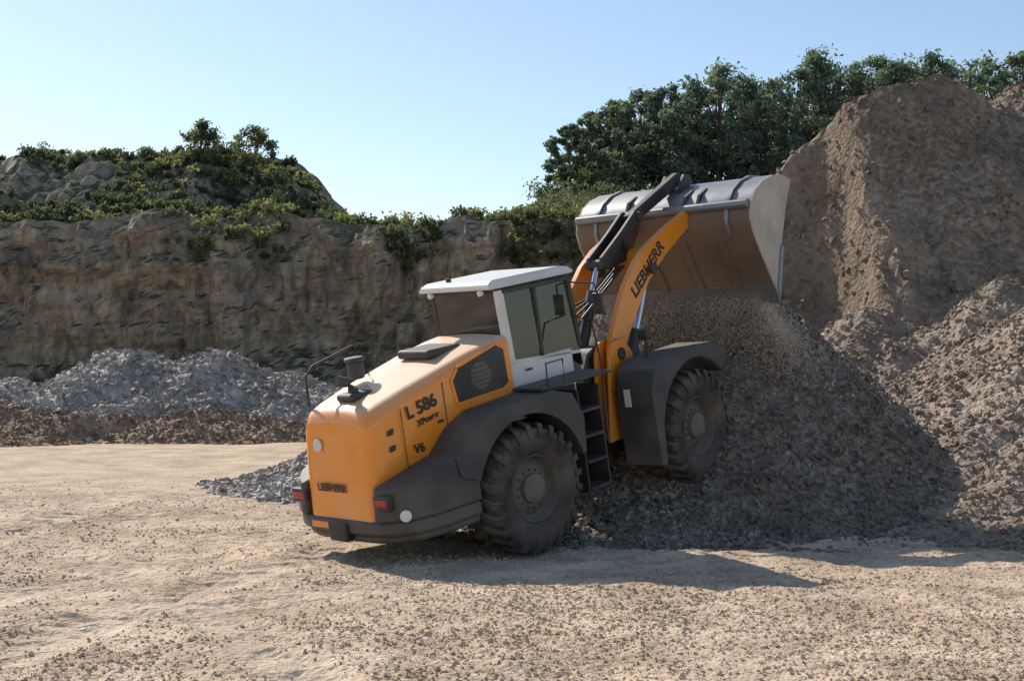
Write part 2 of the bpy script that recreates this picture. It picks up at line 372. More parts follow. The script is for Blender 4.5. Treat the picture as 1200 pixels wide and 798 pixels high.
def tube(pts,rads,seg=7):
    V=[];F=[]
    for i,(p,r) in enumerate(zip(pts,rads)):
        p=Vector(p);d=(Vector(pts[min(i+1,len(pts)-1)])-Vector(pts[max(i-1,0)])).normalized()
        a=d.orthogonal().normalized();b=d.cross(a)
        for k in range(seg):
            t=2*math.pi*k/seg;V.append(p+r*(math.cos(t)*a+math.sin(t)*b))
    for i in range(len(pts)-1):
        for k in range(seg):
            k2=(k+1)%seg;F.append((i*seg+k,i*seg+k2,(i+1)*seg+k2,(i+1)*seg+k))
    return V,F
def tree_geo(base,H,W,nc=34,crown0=.25,rs=1.0):
    base=Vector(base);BV=[];BF=[]
    lean=Vector((random.uniform(-.05,.05)*H,random.uniform(-.05,.05)*H,0))
    top=base+Vector((0,0,H*.85))+lean
    tr=[base-Vector((0,0,.4)),base.lerp(top,.35)+Vector((random.uniform(-.2,.2),0,0)),base.lerp(top,.7),top]
    V,F=tube(tr,[H*.024,H*.017,H*.010,H*.004]);BV+=V;BF+=F
    C=[];R=[]
    for i in range(nc):
        t=random.uniform(crown0,1.0);prof=math.sin(math.pi*min(1,(t-crown0)/(1-crown0)*.8+.18))**.7
        a=random.uniform(0,6.283);r=W*prof*random.uniform(.25,1.0)
        c=base+Vector((math.cos(a)*r,math.sin(a)*r,H*t))+lean*t
        C.append(c);R.append(H*random.uniform(.05,.11)*rs)
        st=base.lerp(top,max(.2,t*.8-.12))
        V,F=tube([st,st.lerp(c,.55)+Vector((0,0,.1)),c],[H*.006,H*.004,H*.002],5)
        o=len(BV);BV+=V;BF+=[tuple(q+o for q in f) for f in F]
    return np.array([list(c) for c in C]),np.array(R),BV,BF
def addmesh2(name,LV,LF,LT,BV,BF,mat):
    n=len(LV);V=np.concatenate([LV,np.array([list(v) for v in BV])]) if BV else LV
    F=np.concatenate([LF,np.array(BF)+n]) if BF else LF
    T=np.concatenate([LT,np.zeros(len(BV))]) if BV else LT
    o=np_mesh(name,V,F,mat,T);o.data.materials.append(M_bark)
    mi=np.zeros(len(F),dtype=np.int32);mi[len(LF):]=1;o.data.polygons.foreach_set('material_index',mi);return o
def gplat(x,y):
    x=np.atleast_1d(np.array(x,float));s=y-cedge(x);return float(plat(x,s)[0])
Cs=[];Rs=[];Ts=[];BV=[];BF=[]
def px2x(px,d): return (px-600)/1667*d
spec=[(668,148,94,2.3),(690,132,96,2.4),(722,116,93,2.6),(750,104,97,2.8),(782,98,94,2.8),(812,92,96,2.8),(842,68,95,3.1),(872,84,98,3.),(902,94,94,3.),(930,78,97,3.),(962,60,99,3.2),(995,70,96,3.2),(1028,58,98,3.2),(1062,70,96,3.1),(1096,60,98,3.2),(1130,72,96,3.1),(1165,60,98,3.1),(1200,62,97,3.1),(1240,62,98,3.4),(1285,68,97,3.4),(1330,62,98,3.4)]
for px,ty,d,W in spec+[(p+14,t+16,d+5,w) for p,t,d,w in spec]:
    x=px2x(px,d);bz=gplat(x,d);tz=2.6+(430-ty)/1667*d;H=(tz-bz)*.97
    C,R,v,f=tree_geo((x,d,bz),H,W,nc=48,crown0=.06)
    o=len(BV);BV+=v;BF+=[tuple(q+o for q in g) for g in f]
    Cs.append(C);Rs.append(R);Ts.append(np.clip(RNG.normal(.42,.2,len(C))+RNG.normal(0,.14),0,1))
C=np.concatenate(Cs);R=np.concatenate(Rs);T=np.concatenate(Ts)
LV,LF,LT=leaves(C,R,80,.23,T);addmesh2('tree_row',LV,LF,LT,BV,BF,M_leaf)
for i,(px,ty,d,W,h,ms) in enumerate([(233,145,86,1.3,3.4,.95),(300,152,85,1.8,3.2,1.1)]):
    x=px2x(px,d);tz=2.6+(430-ty)/1667*d
    C,R,v,f=tree_geo((x,d,tz-h),h,W,nc=36,crown0=.35,rs=1.5*ms)
    LV,LF,LT=leaves(C,R,65,.16,RNG.uniform(.2,.7,len(C)));addmesh2('deciduous_tree',LV,LF,LT,v,f,M_bush)
Cs=[];Rs=[];Ts=[]
def addb(x,s,r,t,dz=0.):
    y=float(cedge(np.array([x]))[0])+.6+s
    z=float(plat(np.array([x]),np.array([max(s,0)]))[0])
    for _ in range(random.randint(2,4)):
        Cs.append((x+random.uniform(-1,1)*r,y+random.uniform(-1,1)*r,z+r*random.uniform(.1,.8)+dz));Rs.append(r*random.uniform(.4,.75));Ts.append(t+random.uniform(-.15,.15))
for i in range(950):
    x=random.uniform(-40,-8);s=random.uniform(1,16)
    if vn(np.array([x*.25]),np.array([s*.3]),200)[0]<.32: continue
    addb(x,s,random.uniform(.18,.6),random.choice([random.uniform(.0,.35),random.uniform(.0,.35),random.uniform(.0,.35),random.uniform(.5,.9)]))
for i in range(150):
    x=random.uniform(-40,-10);addb(x,random.uniform(11,14),random.uniform(.15,.4),random.uniform(.5,1.0))
for i in range(230):
    x=random.uniform(-40,9);s=random.uniform(-.3,3)
    if vn(np.array([x*.4]),np.array([0.]),201)[0]<.45: continue
    addb(x,s,random.uniform(.12,.45),random.uniform(.4,1.0))
for i in range(340):
    x=random.uniform(-10,9);s=random.uniform(.5,12)
    addb(x,s,random.uniform(.25,.8),random.uniform(.1,.9))
for i in range(110):
    x=random.choice([random.uniform(-7,-4),random.uniform(-.5,5),random.uniform(-18,-12)]);
    addb(x,random.uniform(-2.0,-.3),random.uniform(.2,.6),random.uniform(.1,.8),-random.uniform(.1,2.6))
for i in range(90):
    x=random.uniform(2,12);s=random.uniform(6,18);addb(x,s,random.uniform(.6,1.3),random.uniform(.1,.6))
C=np.array(Cs);R=np.array(Rs);T=np.array(Ts)
LV,LF,LT=leaves(C,R,48,.17,T,up=.9,squash=1.15);np_mesh('cliff_top_bushes',LV,LF,M_bush,LT)

# ================================================================== WHEEL LOADER
root=bpy.data.objects.new('wheel_loader',None);scene.collection.objects.link(root)
TH=rad(44);AL=rad(7.5);PI_=rad(10.8);WB=1.95
R_AX=.92
root.matrix_world=Matrix.Translation((-.66,21.12,R_AX-.03))@Matrix.Rotation(TH,4,'Z')@Matrix.Rotation(-PI_,4,'Y')@Matrix.Translation((0,0,-R_AX))
I4=Matrix.Identity(4)
FT=Matrix.Translation((WB,0,0))@Matrix.Rotation(AL,4,'Z')
def fin(bm,name,mat,M=I4,bevel=0,seg=2,smooth=True,parent=root):
    bmesh.ops.recalc_face_normals(bm,faces=bm.faces)
    me=bpy.data.meshes.new(name);bm.to_mesh(me);bm.free();me.materials.append(mat)
    o=bpy.data.objects.new(name,me);scene.collection.objects.link(o)
    o.parent=parent;o.matrix_local=M
    if bevel:
        b=o.modifiers.new('b','BEVEL');b.width=bevel;b.segments=seg;b.limit_method='ANGLE';b.angle_limit=rad(35)
    if smooth:
        me.polygons.foreach_set('use_smooth',[True]*len(me.polygons))
        w=o.modifiers.new('wn','WEIGHTED_NORMAL');w.keep_sharp=True
        me.set_sharp_from_angle(angle=rad(38))
    return o
def box(name,x0,x1,y0,y1,z0,z1,mat,M=I4,bevel=.02):
    bm=bmesh.new();bmesh.ops.create_cube(bm,size=1)
    for v in bm.verts: v.co=Vector(((x0+x1)/2+v.co.x*(x1-x0),(y0+y1)/2+v.co.y*(y1-y0),(z0+z1)/2+v.co.z*(z1-z0)))
    return fin(bm,name,mat,M,bevel)
def prism(name,prof,y0,y1,mat,M=I4,bevel=.02,axis='y',fn=None,seg=2):
    bm=bmesh.new();a=[];b=[]
    for p,q in prof:
        if axis=='y': a.append(bm.verts.new((p,y0,q)));b.append(bm.verts.new((p,y1,q)))
        else: a.append(bm.verts.new((p,q,y0)));b.append(bm.verts.new((p,q,y1)))
    n=len(prof);bm.faces.new(a);bm.faces.new(b[::-1])
    for i in range(n): bm.faces.new((a[i],b[i],b[(i+1)%n],a[(i+1)%n]))
    if fn:
        for v in bm.verts: v.co=Vector(fn(v.co))
    return fin(bm,name,mat,M,bevel,seg)
def pipe(name,pts,r,mat,M=I4,seg=10):
    V,F=tube(pts,[r]*len(pts) if not hasattr(r,'__len__') else r,seg);bm=bmesh.new();vs=[bm.verts.new(v) for v in V]
    for f in F: bm.faces.new([vs[i] for i in f])
    bm.faces.new(vs[:seg]);bm.faces.new(vs[-seg:])
    return fin(bm,name,mat,M)
def disc(name,c,ax,r,h,mat,M=I4,seg=28,bevel=.008):
    c=Vector(c);ax=Vector(ax).normalized();
    V,F=tube([c-ax*h/2,c+ax*h/2],[r,r],seg);bm=bmesh.new();vs=[bm.verts.new(v) for v in V]
    for f in F: bm.faces.new([vs[i] for i in f])
    bm.faces.new(vs[:seg]);bm.faces.new(vs[-seg:])
    return fin(bm,name,mat,M,bevel)
def arc(cx,cz,r,a0,a1,n=14):
    return [(cx+r*math.cos(rad(a0+(a1-a0)*i/n)),cz+r*math.sin(rad(a0+(a1-a0)*i/n))) for i in range(n+1)]

def wheel(name,cx,cy,M,side):
    prof=[(.47,.27),(.55,.345),(.68,.375),(.78,.37),(.845,.33),(.868,.2),(.872,0)]
    prof=prof+[(r,-y) for r,y in prof[-2::-1]]
    bm=bmesh.new();N=64;rings=[]
    for k in range(N):
        t=2*math.pi*k/N;rings.append([bm.verts.new((r*math.cos(t),y,r*math.sin(t))) for r,y in prof])
    for k in range(N):
        a=rings[k];b=rings[(k+1)%N]
        for i in range(len(prof)-1): bm.faces.new((a[i],a[i+1],b[i+1],b[i]))
    L=24
    for s in (1,-1):
        for k in range(L):
            t0=2*math.pi*(k+(.5 if s<0 else 0))/L
            secs=[(.02,0,.86,.935),(.20,.06,.855,.935),(.33,.12,.83,.918),(.392,.155,.74,.80)]
            pr=None
            for (y,da,ri,ro) in secs:
                w=.052 if y<.3 else .062
                t=t0+da
                q=[bm.verts.new((r*math.cos(tt),s*y,r*math.sin(tt))) for r,tt in ((ri,t-w),(ro,t-w*.85),(ro,t+w*.85),(ri,t+w))]
                if pr:
                    for i in range(4): bm.faces.new((pr[i],pr[(i+1)%4],q[(i+1)%4],q[i]))
                else: bm.faces.new(q)
                pr=q
            bm.faces.new(pr)
    W=M@Matrix.Translation((cx,cy,R_AX))@Matrix.Rotation(random.uniform(0,.3),4,'Y')
    fin(bm,name+'_tyre',M_tyre,W)
    bm=bmesh.new();s=side
    rp=[(.485,.28),(.47,.30),(.45,.27),(.43,.15),(.40,.12),(.37,.13),(.30,.19),(.24,.20),(.22,.20),(.21,.27),(.17,.30),(.10,.31),(.001,.31)]
    rings=[]
    for k in range(40):
        t=2*math.pi*k/40;rings.append([bm.verts.new((r*math.cos(t),s*y,r*math.sin(t))) for r,y in rp])
    for k in range(40):
        a=rings[k];b=rings[(k+1)%40]
        for i in range(len(rp)-1): bm.faces.new((a[i],a[i+1],b[i+1],b[i]))
    for k in range(14):
        t=2*math.pi*k/14;cc=Vector((.27*math.cos(t),s*.215,.27*math.sin(t)))
        bmesh.ops.create_cone(bm,cap_ends=True,segments=6,radius1=.017,radius2=.017,depth=.04,matrix=Matrix.Translation(cc)@Matrix.Rotation(rad(90),4,'X'))
    fin(bm,name+'_rim',M_rim,W)
    disc(name+'_inner_disc',(cx,cy,R_AX),(0,1,0),.48,.2,M_blk,M)
for s,nm in ((-1,'right'),(1,'left')):
    wheel('rear_%s_wheel'%nm,0,1.15*s,I4,s);wheel('front_%s_wheel'%nm,WB,1.15*s,FT,s)
disc('rear_axle',(0,0,R_AX),(0,1,0),.17,2.0,M_blk);disc('rear_differential',(0,0,R_AX),(0,1,0),.3,.5,M_blk,bevel=.08)
disc('front_axle',(WB,0,R_AX),(0,1,0),.17,2.0,M_blk,FT);disc('front_differential',(WB,0,R_AX),(0,1,0),.3,.5,M_blk,FT,bevel=.08)

prism('rear_frame',[(-2.1,.85),(-2.1,1.45),(.9,1.75),(1.55,1.6),(1.75,1.2),(1.75,.8),(1.2,.62),(-1.2,.62)],-.48,.48,M_blk)
box('belly_tank',.75,1.6,-.78,.78,.75,1.75,M_blk,bevel=.05)
def hood():
    bm=bmesh.new()
    st=[(-2.36,.60,1.02,2.22,.16),(-2.33,.68,.96,2.36,.20),(-2.26,.735,.95,2.46,.22),(-2.08,.765,1.05,2.53,.22),(-1.5,.79,1.42,2.66,.2),(-.95,.80,1.82,2.79,.18),(-.35,.805,2.02,2.93,.16),(.15,.81,2.08,3.02,.14),(.44,.81,2.1,3.05,.12)]
    rings=[]
    for x,w,zb,zt,r in st:
        pts=[(-w*.97,zb),(-w,zb+.06),(-w,(zb+zt)/2)]
        for k in range(7):
            a=math.pi-math.pi/2*k/6;pts.append((-w+r+r*math.cos(a),zt-r+r*math.sin(a)))
        pts+=[(-w*.3,zt+.025),(0,zt+.03)]
        full=pts+[(-y,z) for y,z in pts[-2::-1]]
        rings.append([bm.verts.new((x+(.10 if x<-2.07 else 0)*max(0,(z-1.3)),y,z)) for y,z in full])
    for a,b in zip(rings[:-1],rings[1:]):
        for i in range(len(a)-1): bm.faces.new((a[i],a[i+1],b[i+1],b[i]))
        bm.faces.new((a[-1],a[0],b[0],b[-1]))
    bm.faces.new(rings[0]);bm.faces.new(rings[-1])
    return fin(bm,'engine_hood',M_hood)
hood()
for s in (-1,1):
    y=.812*s
    prism('side_grille',[(-.66,2.28),(-.72,2.60),(-.58,2.76),(.18,2.95),(.32,2.87),(.34,2.38),(.22,2.32)],y-.012,y+.012,M_blk,bevel=.01)
    prism('grille_rim',[(-.70,2.24),(-.77,2.61),(-.60,2.80),(.2,2.985),(.37,2.90),(.39,2.35),(.22,2.28)],y-.006,y+.006,M_or,bevel=.003)
    disc('cooling_fan_guard',(-.18,(.812+.004)*s,2.58),(0,1,0),.2,.022,M_rim)
    for k in range(7):
        z=2.36+k*.065;prism('grille_slat',[(-.62,z),(.28,z+.03),(.28,z+.042),(-.62,z+.012)],y-.022 if s<0 else y+.016,y-.016 if s<0 else y+.022,M_dk,bevel=0)
    for xx,za,zb in ((-1.72,1.40,2.42),(-.92,1.95,2.62)):
        prism('panel_seam',[(xx,za),(xx+.012,za),(xx+.012,zb),(xx,zb)],y-.002,y+.002,M_blk,bevel=0)
    for zz in (2.12,1.90): prism('hood_vent',[(-1.97,zz-.03),(-1.95,zz+.045),(-1.86,zz+.055),(-1.88,zz-.02)],.785*s-.02,.785*s+.02,M_blk,bevel=.01)
    box('door_handle',-1.08,-.98,.81*s-.012,.81*s+.012,2.08,2.12,M_blk,bevel=.005)
disc('air_precleaner',(-1.45,.38,2.90),(0,0,1),.12,.26,M_dk,bevel=.03);disc('air_precleaner_cap',(-1.45,.38,3.05),(0,0,1),.15,.06,M_dk,bevel=.03)
pipe('exhaust_pipe',[(-1.85,-.02,2.5),(-1.85,-.02,2.72),(-1.95,-.02,2.82),(-2.1,-.02,2.87)],.075,M_dk)
box('exhaust_shroud',-2.02,-1.6,-.2,.18,2.54,2.66,M_dk,bevel=.05)
box('hood_top_intake',-.70,-.05,-.35,.35,2.90,3.03,M_dk,bevel=.04)
pipe('hood_handrail',[(-2.1,.7,2.5),(-2.08,.72,2.9),(-1.95,.72,3.04),(-1.2,.72,3.2),(-1.0,.72,2.8)],.018,M_blk)
cw=[(-.95,-1.36),(-1.7,-1.36),(-2.02,-1.27),(-2.26,-1.04),(-2.37,-.74),(-2.40,-.5),(-2.40,.5),(-2.37,.74),(-2.26,1.04),(-2.02,1.27),(-1.7,1.36),(-.95,1.36)]
prism('counterweight',cw,.80,1.0,M_dk,axis='z',bevel=.05)
prism('counterweight_lower',[(x*.97,y*.93) for x,y in cw],.68,.80,M_dk,axis='z',bevel=.05)
box('rear_hitch',-2.46,-2.1,-.2,.2,.70,.98,M_blk,bevel=.04)
box('licence_strip',-2.412,-2.39,.25,.62,.86,.95,M_or,bevel=.004)
for s in (-1,1):
    blk=[(-.95,.84),(-.95,1.37),(-1.72,1.37),(-2.04,1.28),(-2.28,1.05),(-2.40,.82),(-2.38,.76),(-2.1,.76),(-1.2,.84)]
    def bf(v):
        if v.z<1.1: return (v.x,v.y,v.z)
        k=min(1,max(0,(-v.x-.95)/1.4));return (v.x+.05*k,v.y,1.80-.34*k)
    prism('counterweight_shoulder',[(x,y*s) for x,y in blk],1.005,1.5,M_dk,axis='z',bevel=.07,fn=bf,seg=3)
    box('tail_lamp',-2.375,-2.27,.92*s-.13,.92*s+.13,1.22,1.32,M_red,bevel=.02)
    box('tail_lamp_housing',-2.36,-2.26,.92*s-.16,.92*s+.16,1.17,1.37,M_blk,bevel=.02)
    disc('work_lamp',(-2.17,1.18*s,1.08),(-.7,.7*s,0),.08,.05,M_lens)
    ya,yb=(.84*s,1.46*s)
    sh=[(-1.3,1.4),(-1.35,1.66),(-1.0,1.99),(-.6,2.16),(.55,2.22),(.95,2.10),(1.14,1.72),(1.10,1.2),(1.03,1.2)]+arc(0,.92,1.07,14,160,18)
    prism('rear_fender',sh,min(ya,yb),max(ya,yb),M_dk,bevel=.05,fn=lambda v:(v.x,v.y*(1-.05*max(0,min(1,(-v.x-.9)/.45))),v.z))
    box('step_back',1.16,1.66,.84*s-.02,.84*s+.02,.6,2.1,M_dk)
    for z in (.58,.98,1.36,1.74): box('step_tread',1.2,1.62,.9 if s>0 else -1.38,1.38 if s>0 else -.9,z,z+.045,M_blk,bevel=.005)
    for xx in (1.18,1.64): box('step_side',xx-.018,xx+.018,.9 if s>0 else -1.36,1.36 if s>0 else -.9,.55,2.1,M_blk)
    box('cab_platform',.4,1.9,.78 if s>0 else -1.4,1.4 if s>0 else -.78,2.225,2.27,M_dk,bevel=.01)
    pipe('handrail',[(1.7,1.36*s,1.2),(1.74,1.38*s,2.3),(1.84,1.2*s,3.0),(1.86,.82*s,3.1)],.016,M_blk)
    pipe('handrail',[(.6,1.34*s,2.27),(.6,1.36*s,2.6),(.95,1.36*s,2.6),(.95,1.34*s,2.27)],.014,M_blk)
# cab
box('cab_base',.46,1.86,-.71,.71,1.75,2.62,M_wh,bevel=.04)
box('engine_bulkhead',.43,.47,-.72,.72,1.9,2.95,M_wh,bevel=.005)
prism('cab_front_base',[(1.86,1.8),(1.86,2.45),(2.1,2.3),(2.1,1.95)],-.62,.62,M_dk)
roofp=[(.24,3.76),(.27,3.82),(.38,3.865),(1.75,3.875),(1.96,3.84),(2.02,3.78),(2.0,3.74),(.26,3.73)]
prism('cab_roof',roofp,-.79,.79,M_wh,bevel=.035,fn=lambda v:(v.x,v.y*(.94 if v.z>3.79 else 1),v.z))
box('roof_liner',.34,1.92,-.70,.70,3.67,3.735,M_blk)
def post(x0,x1,s,w,mat,nm):
    bm=bmesh.new();d=w;q=[]
    for (x,z,yy) in ((x0,2.6,.69),(x1,3.70,.72)):
        for dx,dy in ((-d,-.035),(d,-.035),(d,.035),(-d,.035)): q.append(bm.verts.new((x+dx,(yy+dy)*s,z)))
    bm.faces.new(q[:4]);bm.faces.new(q[4:])
    for i in range(4): bm.faces.new((q[i],q[(i+1)%4],q[4+(i+1)%4],q[4+i]))
    fin(bm,nm,mat,I4,.012)
for s in (-1,1):
    post(.56,.46,s,.075 if s<0 else .04,M_wh if s<0 else M_blk,'cab_rear_pillar');post(1.22,1.18,s,.025,M_blk,'cab_mid_pillar');post(2.04,1.92,s,.035,M_blk,'cab_front_pillar')
    prism('cab_side_sill',[(.46,2.60),(2.04,2.50),(2.04,2.55),(.46,2.66)],.68*s-.03,.68*s+.03,M_wh,bevel=.01)
    prism('door_frame_top',[(.5,3.64),(1.93,3.64),(1.92,3.70),(.5,3.70)],.72*s-.036,.72*s+.036,M_blk,bevel=.008)
    prism('cab_side_glass',[(.62,2.63),(2.02,2.53),(1.90,3.66),(.53,3.66)],.70*s-.004,.70*s+.004,M_gl,bevel=0)
    pipe('mirror_arm',[(1.94,.75*s,3.6),(2.1,1.1*s,3.55),(2.12,1.12*s,3.35)],.014,M_blk);box('mirror',2.10,2.15,1.12*s-.1,1.12*s+.1,3.07,3.4,M_blk,bevel=.02)
    disc('roof_work_lamp',(.27,.55*s,3.69),(-1,0,-.1),.045,.06,M_lens)
    box('door_handle',.80,.92,.745*s-.012,.745*s+.012,2.45,2.48,M_blk,bevel=.004)
prism('cab_rear_glass',[(.48,2.97),(.42,3.70),(.43,3.70),(.49,2.97)],-.655,.655,M_gl,bevel=0)
prism('cab_rear_frame',[(.445,2.93),(.445,3.0),(.50,3.0),(.50,2.93)],-.65,.65,M_blk,bevel=.005)
prism('cab_windscreen',[(2.11,2.3),(1.94,3.70),(1.95,3.70),(2.12,2.3)],-.65,.65,M_gl,bevel=0)
disc('beacon_base',(.45,.3,3.89),(0,0,1),.04,.06,M_blk)
box('seat_base',.80,1.30,-.26,.26,2.3,2.55,M_seat,bevel=.05);prism('seat_back',[(.72,2.5),(.64,3.12),(.75,3.14),(.87,2.55)],-.24,.24,M_seat,bevel=.05);box('headrest',.64,.73,-.13,.13,3.14,3.32,M_seat,bevel=.04)
pipe('steering_column',[(1.7,0,2.2),(1.55,0,2.85)],.035,M_seat)
bm=bmesh.new()
Mt=Matrix.Translation((1.53,0,2.9))@Matrix.Rotation(rad(-25),4,'Y')
for k in range(24):
    for j in range(6):
        a=k*math.pi/12;b=j*math.pi/3;bm.verts.new(Mt@Vector(((.2+.016*math.cos(b))*math.cos(a),(.2+.016*math.cos(b))*math.sin(a),.016*math.sin(b))))
bm.verts.ensure_lookup_table()
for k in range(24):
    for j in range(6):
        bm.faces.new([bm.verts[(k%24)*6+j],bm.verts[((k+1)%24)*6+j],bm.verts[((k+1)%24)*6+(j+1)%6],bm.verts[k*6+(j+1)%6]])
fin(bm,'steering_wheel',M_seat)

# ---- front frame (origin at the articulation joint)
prism('front_frame',[(.0,.75),(.0,1.5),(.35,1.75),(.75,2.35),(1.0,2.45),(1.35,2.3),(1.75,1.65),(2.5,1.35),(2.65,.95),(2.3,.65),(.5,.6)],-.30,.30,M_blk,FT,bevel=.03)
tw=[(.55,.95),(.78,2.3),(.95,2.5),(1.2,2.52),(1.42,2.3),(1.7,1.4),(1.6,.95)]
for s in (-1,1):
    prism('arm_tower',tw,min(.36*s,.42*s),max(.36*s,.42*s),M_or,FT,bevel=.01)
    prism('arm_tower',tw,min(.62*s,.67*s),max(.62*s,.67*s),M_or,FT,bevel=.01)
    a=[(.70,.55),(.66,1.75),(.78,2.08),(1.05,2.20),(2.55,2.20),(2.95,2.05),(3.02,1.85),(2.92,1.75)]+arc(1.95,.92,1.10,42,168,14)+[(.86,.55)]
    prism('front_fender',a,min(.78*s,1.50*s),max(.78*s,1.50*s),M_dk,FT,bevel=.04)
    box('fender_reflector',.655,.672,1.0*s-.06,1.0*s+.06,1.50,1.78,M_wh,FT,bevel=.004)
    pipe('headlamp_post',[(1.2,1.1*s,2.2),(1.2,1.12*s,2.5)],.025,M_blk,FT);box('headlamp',1.14,1.28,1.1*s-.1,1.1*s+.1,2.48,2.66,M_blk,FT,bevel=.03)
PV=Vector((1.12,0,2.28));TP=Vector((4.02,0,4.26))
def lerp2(t,off=0):
    d=TP-PV;n=Vector((-d.z,0,d.x)).normalized();p=PV+d*t+n*off;return (p.x,p.z)
arm=[lerp2(-.045,.02),lerp2(-.03,.14),lerp2(.04,.28),lerp2(.16,.46),lerp2(.28,.58),lerp2(.42,.64),lerp2(.56,.60),lerp2(.75,.42),lerp2(.95,.20),lerp2(1.03,.10),lerp2(1.04,-.06),lerp2(1.0,-.12),lerp2(.85,-.03),lerp2(.65,.10),lerp2(.45,.14),lerp2(.25,.03),lerp2(.05,-.14),lerp2(-.03,-.1)]
AY=.53
for s in (-1,1):
    prism('lift_arm',arm,AY*s-.05,AY*s+.05,M_or,FT,bevel=.012)
    disc('arm_pivot_pin',(PV.x,AY*s,PV.z),(0,1,0),.10,.34,M_blk,FT);disc('bucket_hinge_pin',(TP.x,AY*s,TP.z),(0,1,0),.085,.28,M_blk,FT)
    p=lerp2(.5,.26);c0=Vector((1.05,AY*s*.99,1.25));c1=Vector((p[0],AY*s*.99,p[1]));
    m=c0.lerp(c1,.58)
    pipe('lift_cylinder',[c0,m],.095,M_blk,FT,16);pipe('lift_cylinder_rod',[m,c1],.05,M_chr,FT,12);disc('lift_cylinder_pin',c1,(0,1,0),.09,.3,M_blk,FT)
p=lerp2(.56,.34)
disc('arm_crossbeam',(p[0],0,p[1]),(0,1,0),.17,1.0,M_or,FT)
d=(TP-PV).normalized();n_=Vector((-d.z,0,d.x))
RK=Vector((p[0],0,p[1]))+n_*.30
ra=RK-d*.66+n_*.16; rb=RK+d*.66+n_*.06
def P2(v): return (v.x,v.z)
rk=[P2(ra-d*.13),P2(ra-n_*.13),P2(RK-n_*.22-d*.15),P2(RK-n_*.22+d*.15),P2(rb-n_*.12),P2(rb+d*.13),P2(rb+n_*.13),P2(RK+n_*.22+d*.1),P2(RK+n_*.25-d*.2),P2(ra+n_*.14)]
for s in (-1,1): prism('rocker_lever',rk,.13*s-.035,.13*s+.035,M_blk,FT,bevel=.015)
prism('rocker_bracket',[P2(RK-n_*.45-d*.2),P2(RK-n_*.45+d*.2),P2(RK+d*.1+n_*.05),P2(RK-d*.1+n_*.05)],-.08,.08,M_or,FT)
for q in (ra,RK,rb): disc('rocker_pin',q,(0,1,0),.085,.42,M_blk,FT)
tc0=Vector((.98,0,2.35));mm=tc0.lerp(ra,.68)
pipe('tilt_cylinder',[tc0,mm],.095,M_blk,FT,16);pipe('tilt_cylinder_rod',[mm,ra],.05,M_chr,FT,12)
for k in range(4):
    y=-.1+.07*k;pipe('hydraulic_hose',[(.2,y,1.7),(.5,y*1.3,2.5),(.9,y*1.5,2.9+.05*k),(1.5,y,3.15),(p[0]-.2,y,p[1]-.1)],.02,M_blk,FT,6)
# bucket
BS=1.13;DA=rad(-62)
bp=[(1.42,-.33),(.75,-.34),(.25,-.33),(.02,-.27),(-.14,-.10),(-.20,.15),(-.18,.42),(-.08,.72),(.08,.98),(.30,1.18)]
BM=FT@Matrix.Translation(TP)@Matrix.Rotation(-DA,4,'Y')@Matrix.Scale(BS,4)
bw=1.57
bm=bmesh.new();t_=.03;inner=[]
pts=[Vector(q) for q in bp]
for i,q in enumerate(pts):
    dd=(pts[min(i+1,len(pts)-1)]-pts[max(i-1,0)]).normalized();inner.append(q+Vector((dd.y,-dd.x))*t_)
o0=[bm.verts.new((q.x,-bw,q.y)) for q in pts];o1=[bm.verts.new((q.x,bw,q.y)) for q in pts]
i0=[bm.verts.new((q.x,-bw,q.y)) for q in inner];i1=[bm.verts.new((q.x,bw,q.y)) for q in inner]
for i in range(len(pts)-1):
    mi=1 if i<4 else 0
    for ff in ((o0[i],o0[i+1],o1[i+1],o1[i]),(i0[i],i1[i],i1[i+1],i0[i+1]),(o0[i],i0[i],i0[i+1],o0[i+1]),(o1[i],o1[i+1],i1[i+1],i1[i])):
        bm.faces.new(ff).material_index=mi
bm.faces.new((o0[0],o1[0],i1[0],i0[0]));bm.faces.new((o0[-1],i0[-1],i1[-1],o1[-1]))
o=fin(bm,'bucket_shell',M_steel,BM);o.data.materials.append(M_steelF)
sidep=bp+[(.50,.80),(.92,.22)]
for s in (-1,1):
    prism('bucket_side_plate',sidep,min(bw*s,(bw+.035)*s),max(bw*s,(bw+.035)*s),M_steelD,BM,bevel=.008)
    prism('bucket_side_cutter',[(1.47,-.35),(.93,.27),(.86,.22),(1.3,-.30)],min((bw+.035)*s,(bw+.06)*s),max((bw+.035)*s,(bw+.06)*s),M_steel,BM,bevel=.005)
    for yy in (AY-.12,AY+.12):
        prism('bucket_ear',[(-.16,-.10),(.2,-.32),(.0,-.02),(-.02,.1),(-.1,.35),(-.2,.35),(-.24,.1),(-.12,-.12)],yy*s-.025,yy*s+.025,M_blk,BM,bevel=.01)
prism('cutting_edge',[(1.20,-.345),(1.55,-.345),(1.48,-.30),(1.2,-.30)],-bw-.02,bw+.02,M_steel,BM,bevel=.004)
prism('spill_guard',[(.28,1.18),(.33,1.15),(.42,1.38),(.38,1.39)],-.9,.9,M_steel,BM,bevel=.004)
for s in (-1,1):
    prism('link_ear',[(-.2,.3),(-.3,.45),(-.34,.62),(-.26,.74),(-.1,.75),(-.14,.45)],.17*s-.03,.17*s+.03,M_blk,BM,bevel=.01)
for yy in (-1.2,1.2):
    prism('bucket_rib',[(.25,-.36),(.03,-.31),(-.17,-.12),(-.235,.15),(-.215,.42),(-.11,.74),(.06,1.0),(.08,.97),(-.08,.70),(-.175,.42),(-.195,.15),(-.13,-.10),(.02,-.27),(.25,-.33)],yy-.03,yy+.03,M_steel,BM,bevel=0)
